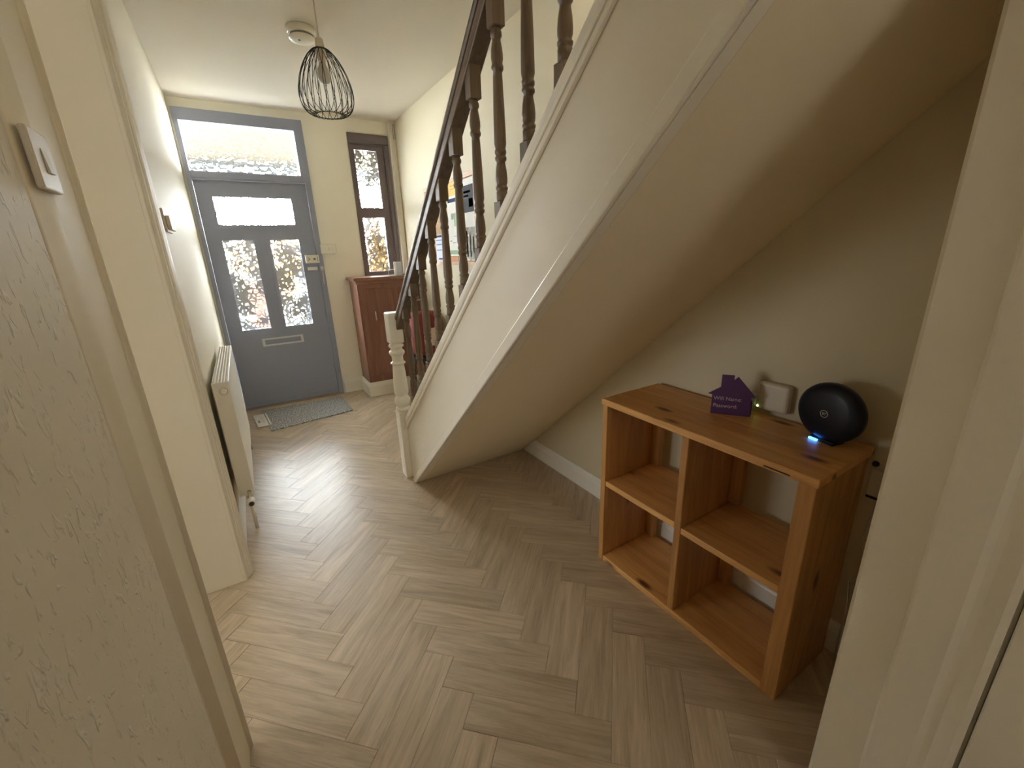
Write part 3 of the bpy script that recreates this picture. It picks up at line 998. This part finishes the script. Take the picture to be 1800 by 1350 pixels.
# newel post
nw = .0405
NX, NY = .697, 2.440
newel = obj('newel_post', box(nb(), NX - nw, NX + nw, NY - nw, NY + nw, .001, .440, .003), 'white', st)
npf = [(.036, .4405), (.040, .444), (.0445, .452), (.0445, .460), (.038, .466), (.036, .470), (.0425, .480), (.0465, .497), (.0465, .512), (.041, .528), (.034, .536), (.034, .541), (.0405, .549), (.0425, .560), (.042, .60), (.0385, .66), (.0345, .715), (.0335, .728), (.0345, .733), (.043, .737), (.043, .743), (.0345, .748), (.0325, .755), (.0325, .780), (.036, .786), (.044, .796), (.0455, .803), (.044, .811), (.036, .818), (.0335, .824), (.034, .833), (.042, .839), (.0435, .845), (.040, .851), (.036, .857), (.036, .862)]
obj('turned_shaft', lathe(nb(), npf, NX, NY, 28), 'white', newel)
bm = nb()
box(bm, NX - nw, NX + nw, NY - nw, NY + nw, .862, 1.038, .007, 2)
obj('top_block', bm, 'white', newel)

# ------------------------------------------------------------------ noticeboard and its papers
bd = empty('noticeboard', (XR, 3.33, 1.58), 'cork noticeboard with light wood frame behind the balusters', 'noticeboard')
BY0, BY1, BZ0, BZ1 = 2.84, 3.80, 1.255, 1.885
obj('cork_panel', box(nb(), XR - .012, XR - .001, BY0 + .02, BY1 - .02, BZ0 + .02, BZ1 - .02), 'cork', bd)
obj('frame', holed(nb(), (BY0, BY0 + .024, BY1 - .024, BY1), (BZ0, BZ0 + .026, BZ1 - .026, BZ1), [(BY0 + .024, BY1 - .024, BZ0 + .026, BZ1 - .026)], 0, XR - .022, XR - .0005), 'pineframe', bd)
PXW = XR - .0125


def sheet(name, label, y0, y1, z0, z1, mat, bars=(), d=0):
    e = empty(name, (PXW, (y0 + y1) / 2, z0), label, 'poster', group='papers pinned to the noticeboard')
    x = PXW - d
    obj('sheet', box(nb(), x - .0012, x, y0, y1, z0, z1), mat, e)
    for (a0, a1, c0, c1, mm) in bars:       # a from the left edge (far side, high y) to the right
        ya, yb = y1 - (y1 - y0) * a0, y1 - (y1 - y0) * a1
        obj('print', box(nb(), x - .0017, x - .00125, yb, ya, z0 + (z1 - z0) * c0, z0 + (z1 - z0) * c1), mm, e)


sheet('poster', 'black and grey poster at the right end of the noticeboard', 2.868, 3.10, 1.288, 1.852, 'paper', [(.22, .98, .60, .92, 'blackp'), (.30, .75, .83, .855, 'paper'), (.30, .62, .785, .805, 'paper'), (.62, .9, .66, .76, 'greyp'), (.22, .98, .02, .42, 'greyp'), (.30, .40, .05, .38, 'paper'), (.55, .62, .05, .33, 'paper'), (.75, .83, .1, .3, 'paper')])
sheet('leaflet', 'white leaflet with green patches in the middle of the noticeboard', 3.155, 3.345, 1.325, 1.765, 'paper', [(.1, .95, .90, .96, 'navyp'), (.62, .95, .5, .72, 'green'), (.35, .62, .62, .72, 'greyp'), (.05, .95, .03, .10, 'green'), (.1, .3, .25, .27, 'greyp'), (.5, .8, .33, .345, 'greyp'), (.4, .7, .22, .235, 'greyp')])
sheet('notice', 'yellow notice at the top of the noticeboard', 3.13, 3.29, 1.7655, 1.872, 'yellow', [(.2, .8, .62, .68, 'orange'), (.2, .7, .4, .45, 'orange')], .0019)
sheet('form', 'pale blue printed form at the lower left of the noticeboard', 3.405, 3.635, 1.280, 1.500, 'paperb', [(.0, 1, .90, .98, 'navyp'), (.05, .9, .62, .66, 'blue'), (.05, .9, .42, .45, 'blue'), (.2, .6, .08, .14, 'navyp'), (.05, .6, .78, .82, 'blue')])
sheet('letter_sheet', 'plain white sheet at the upper left of the noticeboard', 3.64, 3.77, 1.66, 1.855, 'paper', [(.1, .8, .8, .83, 'greyp'), (.1, .7, .6, .63, 'greyp')])
sheet('strip_card', 'narrow blue card between the leaflet and the pale form', 3.35, 3.40, 1.385, 1.50, 'blue', [(.1, .9, .75, .85, 'paperb'), (.1, .9, .45, .52, 'paperb')])
sheet('ticket', 'small orange card pinned below the white leaflet', 3.20, 3.34, 1.286, 1.322, 'orange')

# ------------------------------------------------------------------ red shopping trolley beyond the stairs
tr = empty('wheeled_bag', (1.335, 3.68, 0), 'red wheeled bag with pale panel and black base behind the balusters', 'wheeled bag', rz=R(8))
bm = nb()
box(bm, -.12, .10, -.10, .09, .47, .86, .03, 3)
obj('bag', smooth(bm), 'red', tr, True)
obj('pocket', box(nb(), -.075, .075, -.112, -.1005, .56, .72, .008), 'pink', tr, True)
obj('base_tray', box(nb(), -.15, .115, -.12, .11, .40, .465, .008), 'black', tr, True)
for x in (-.10, .09):
    obj('leg', tube(nb(), [(x, .09, .395), (x, .10, .07)], .010, 8), 'black', tr, True)
    obj('wheel', lathe(nb(), [(.045, -.012), (.06, -.010), (.06, .010), (.045, .012)], x + (.02 if x > 0 else -.02), .10, 20, 0, .0605), 'black', tr, True)
obj('stand', tube(nb(), [(-.06, -.10, .395), (-.06, -.11, .01), (.05, -.11, .01), (.05, -.10, .395)], .008, 8), 'black', tr, True)
obj('handle', tube(nb(), [(-.07, .10, .40), (-.07, .105, .93), (-.05, .106, .95), (.05, .106, .95), (.07, .105, .93), (.07, .10, .40)], .008, 8), 'grey', tr, True)

# ------------------------------------------------------------------ pine shelf unit
bk = empty('shelf_unit', (1.31, .80, 0), 'pine two by two cube shelf unit under the stairs', 'shelf unit')
X0, X1, Y0, Y1, ZT = 1.15, 1.480, .41, 1.19, .770
T = .026
obj('top_board', box(nb(), X0 - .004, X1, Y0 - .004, Y1 + .004, ZT - T, ZT, .003), 'pine_y', bk)
obj('side_board', box(nb(), X0, X1 - .02, Y0, Y0 + .045, .001, ZT - T - .0005, .003), 'pine_z', bk)
obj('side_board', box(nb(), X0, X1 - .02, Y1 - T, Y1, .001, ZT - T - .0005, .003), 'pine_z', bk)
YD = .802
obj('divider', box(nb(), X0 + .002, X1 - .025, YD - .013, YD + .013, .0275, ZT - T - .0005, .003), 'pine_z', bk)
obj('bottom_board', box(nb(), X0 + .003, X1 - .025, Y0 + .0455, Y1 - T - .0005, .001, .027, .002), 'pine_y', bk)
ZS = .395
obj('shelf', box(nb(), X0 + .004, X1 - .025, Y0 + .0455, YD - .0135, ZS - .024, ZS, .003), 'pine_y', bk)
obj('shelf', box(nb(), X0 + .004, X1 - .025, YD + .0135, Y1 - T - .0005, ZS - .016, ZS + .008, .003), 'pine_y', bk)
for y in (Y1 - T - .045, YD - .0135 - .045):
    for z0, z1 in ((.0275, ZS - .025), (ZS + .0085, ZT - T - .001)):
        obj('back_stile', box(nb(), X1 - .05, X1 - .0255, y, y + .0445, z0, z1, .002), 'pine_z', bk)
# dark knots are in the grain; a split and a worn patch on the top front edge
obj('edge_split', prism(nb(), [(X0 - .0046, .475), (X0 - .0046, .545), (X0 - .004, .53), (X0 - .004, .485)], 2, ZT - .020, ZT - .016), 'dark', bk)

# ------------------------------------------------------------------ things on the shelf unit
# house-shaped sign: vertical plate through two foot points, outline measured on it
A = Vector((1.343, .845))
Bq = Vector((1.412, .745))
ex = (Bq - A).normalized()
wd_ = (Bq - A).length
ZS0 = ZT + .0005
hs = empty('house_sign', (A.x, A.y, ZS0), 'purple house shaped sign with pale lettering on the shelf unit', 'sign', rz=math.atan2(ex.y, ex.x))
w_ = wd_
outl = [(0, 0), (w_, 0), (w_, .068), (w_ + .014, .072), (w_ * .62, .141), (w_ * .52, .128), (w_ * .52, .145), (w_ * .20, .145), (w_ * .20, .100), (-.014, .073), (-.001, .071)]
obj('plate', prism(nb(), outl, 1, -.003, .003, .0006), 'purple', hs, True)
obj('foot', box(nb(), .0, w_ + .006, .0035, .045, 0, .006, .001), 'purple', hs, True)
obj('side_return', box(nb(), w_ - .002, w_ + .006, .0035, .03, .0065, .055, .001), 'purple', hs, True)
text('lettering', 'Wifi Name:', .019, 'lilac', hs, (.005, -.0036, .053), (R(90), 0, 0))
text('lettering', 'Password:', .019, 'lilac', hs, (.005, -.0036, .026), (R(90), 0, 0))

ad = empty('plug_adapter', (XR, .71, .79), 'white plug-in network adapter on the wall above the shelf unit', 'adapter')
obj('case', box(nb(), XR - .036, XR - .001, .652, .757, .789, .888, .012, 3), 'offwhite', ad)
obj('side_module', box(nb(), XR - .030, XR - .001, .7585, .79, .795, .835, .004), 'offwhite', ad)
obj('indicator_light', lathe(nb(), [(.003, -.0385), (.0035, -.0365)], XR, .748, 10, 0, .800), 'led_green', ad)

# router: lens-shaped oval disc on a small foot
ro = empty('router', (1.405, .505, ZT + .0005), 'round dark navy router with ring logo on the shelf unit', 'router', rz=R(-12))
bm = nb()
prf = [(.0, -.030), (.03, -.0295), (.06, -.0275), (.078, -.023), (.087, -.015), (.0895, -.004), (.088, .010), (.08, .022), (.06, .032), (.03, .037), (.0, .038)]
n = 48
rings = []
for r, h in prf:
    rings.append([bm.verts.new((h, r * 1.045 * math.cos(2 * math.pi * k / n), .093 + r * math.sin(2 * math.pi * k / n))) for k in range(n)] if r > 0 else [bm.verts.new((h, 0, .093))])
for a, b in zip(rings, rings[1:]):
    for k in range(n):
        if len(a) == 1:
            bm.faces.new((a[0], b[k], b[(k + 1) % n]))
        elif len(b) == 1:
            bm.faces.new((a[k], b[0], a[(k + 1) % n]))
        else:
            bm.faces.new((a[k], b[k], b[(k + 1) % n], a[(k + 1) % n]))
bmesh.ops.recalc_face_normals(bm, faces=bm.faces[:])
obj('body', smooth(bm), 'navy', ro, True)
obj('foot', box(nb(), -.022, .03, -.035, .035, 0, .012, .003), 'navy', ro, True)
obj('status_light', box(nb(), -.0285, -.0225, .008, .034, .0015, .0075, .001), 'led_blue', ro, True)
lg = bmesh.new()
tube(lg, [(-.0308, .0105 * math.cos(a), .093 + .0105 * math.sin(a)) for a in [2 * math.pi * k / 32 for k in range(33)]], .0011, 6, False)
obj('logo_ring', lg, 'silver', ro, True)
text('logo_letters', 'BT', .0105, 'silver', ro, (-.0306, .0062, .0895), (R(90), 0, R(-90)))

# wall fittings right of the shelf unit
so = empty('wall_socket', (XR, .36, .65), 'white wall socket half hidden between shelf unit and door lining', 'socket')
obj('face_plate', box(nb(), XR - .010, XR - .0005, .300, .407, .6085, .6945, .003), 'offwhite', so)
obj('back_line', box(nb(), XR - .006, XR - .0005, .298, .408, .598, .6035, .001), 'dark', so)
tag(obj('wall_hook', lathe(nb(), [(.007, -.010), (.009, -.005), (.009, -.0005)], XR, .402, 10, 0, .71), 'black'), 'small dark hook on the wall above the half hidden socket', 'hook')
pts = []
for k in range(25):
    a = R(100 + 170 * k / 24)
    pts.append((XR - .012, .374 + .030 * math.sin(a - R(90)) * -1 * .0 + .026 * math.cos(a) + .02, .37 + .075 * math.sin(a)))
tag(obj('white_cable', tube(nb(), [(XR - .006, .375, .598)] + pts + [(XR - .012, .385, .20), (XR - .022, .38, .001)], .003, 6), 'cable'), 'thin white cable looping down the wall by the shelf unit', 'cable')

# ------------------------------------------------------------------ outside the front door
tag(obj('path', box(nb(), -6, 8, YF + .16, 26, -.17, -.03), 'concrete'), 'grey paved ground outside the front door', 'path', 'structure')
tag(obj('porch_ceiling', box(nb(), -.5, 2.15, YF + .16, 6.85, 2.53, 2.66), 'porch'), 'boarded porch ceiling outside the front door', 'porch ceiling', 'structure')
tag(obj('porch_beam', box(nb(), -.5, 2.15, 6.85, 7.0, 2.34, 2.75), 'stone'), 'grey beam along the front edge of the porch', 'beam', 'structure')
gp = empty('gate_pier', (.26, 7.4, 0), 'terracotta brick gate pier beyond the left door pane', 'gate pier')
obj('core', box(nb(), .07, .34, 7.30, 7.60, -.03, 1.10), 'mortar', gp)
bx = nb()
box(bx, -.105, .105, -.05, .05, -.0325, .0325, .004, 1)
brick = mesh_of('brick', bx, 'brick')
for r in range(14):
    for k, x in enumerate((.10, .315) if r % 2 == 0 else (.21,)):
        o = bpy.data.objects.new('brick', brick)
        o.location = Vector((x, 7.285, .01 + r * .076)) - gp.location
        C.objects.link(o)
        o.parent = gp
obj('coping', box(nb(), .0, .41, 7.2, 7.65, 1.10, 1.16, .01), 'concrete', gp)
tag(obj('garden_wall', box(nb(), -4, -.02, 7.9, 8.1, -.03, .95, .02), 'stone'), 'grey garden wall left of the brick gate pier', 'garden wall')
tag(obj('far_wall', box(nb(), .9, 7, 9.5, 9.7, -.03, 1.12, .02), 'stone'), 'grey boundary wall across the front garden', 'garden wall')


def shrub(name, label, cx, cy, z0, rx, ry, rz, n, mat, seed, cat='shrub'):
    rnd = random.Random(seed)
    e = empty(name, (cx, cy, z0), label, cat)
    bm = nb()
    for _ in range(n):
        d = Vector((rnd.gauss(0, 1), rnd.gauss(0, 1), rnd.gauss(0, 1))).normalized() * (rnd.random() ** .4)
        c = Vector((cx + d.x * rx, cy + d.y * ry, z0 + rz * 1.15 + d.z * rz))
        s = .05 + .04 * rnd.random()
        u = Vector((rnd.gauss(0, 1), rnd.gauss(0, 1), rnd.gauss(0, 1))).normalized()
        v = u.cross(Vector((rnd.gauss(0, 1), rnd.gauss(0, 1), rnd.gauss(0, 1)))).normalized()
        bm.faces.new([bm.verts.new(c + u * s), bm.verts.new(c + v * s * .5), bm.verts.new(c - u * s), bm.verts.new(c - v * s * .5)])
    f = obj('foliage', bm, mat, e)
    f['kind'] = 'stuff'
    obj('stem', tube(nb(), [(cx, cy, z0), (cx + .02, cy, z0 + rz), (cx, cy, z0 + rz * 1.6)], .02, 8), 'oak', e)


shrub('amber_shrub', 'amber leaved shrub outside the side window', 1.46, 5.55, -.03, .15, .22, .86, 2200, 'leaf', 3)
shrub('amber_tree', 'amber leaved tree across the street', .9, 14.0, -.03, 1.9, .8, 1.05, 7000, 'leaf', 5, 'tree')
shrub('green_hedge', 'grey green hedge beyond the front garden', -1.4, 12.0, -.03, 2.2, .5, .60, 2600, 'hedge', 6, 'hedge')
shrub('green_bush', 'grey green bush beyond the right door pane', 1.15, 8.6, -.03, .55, .4, .42, 900, 'hedge', 9)
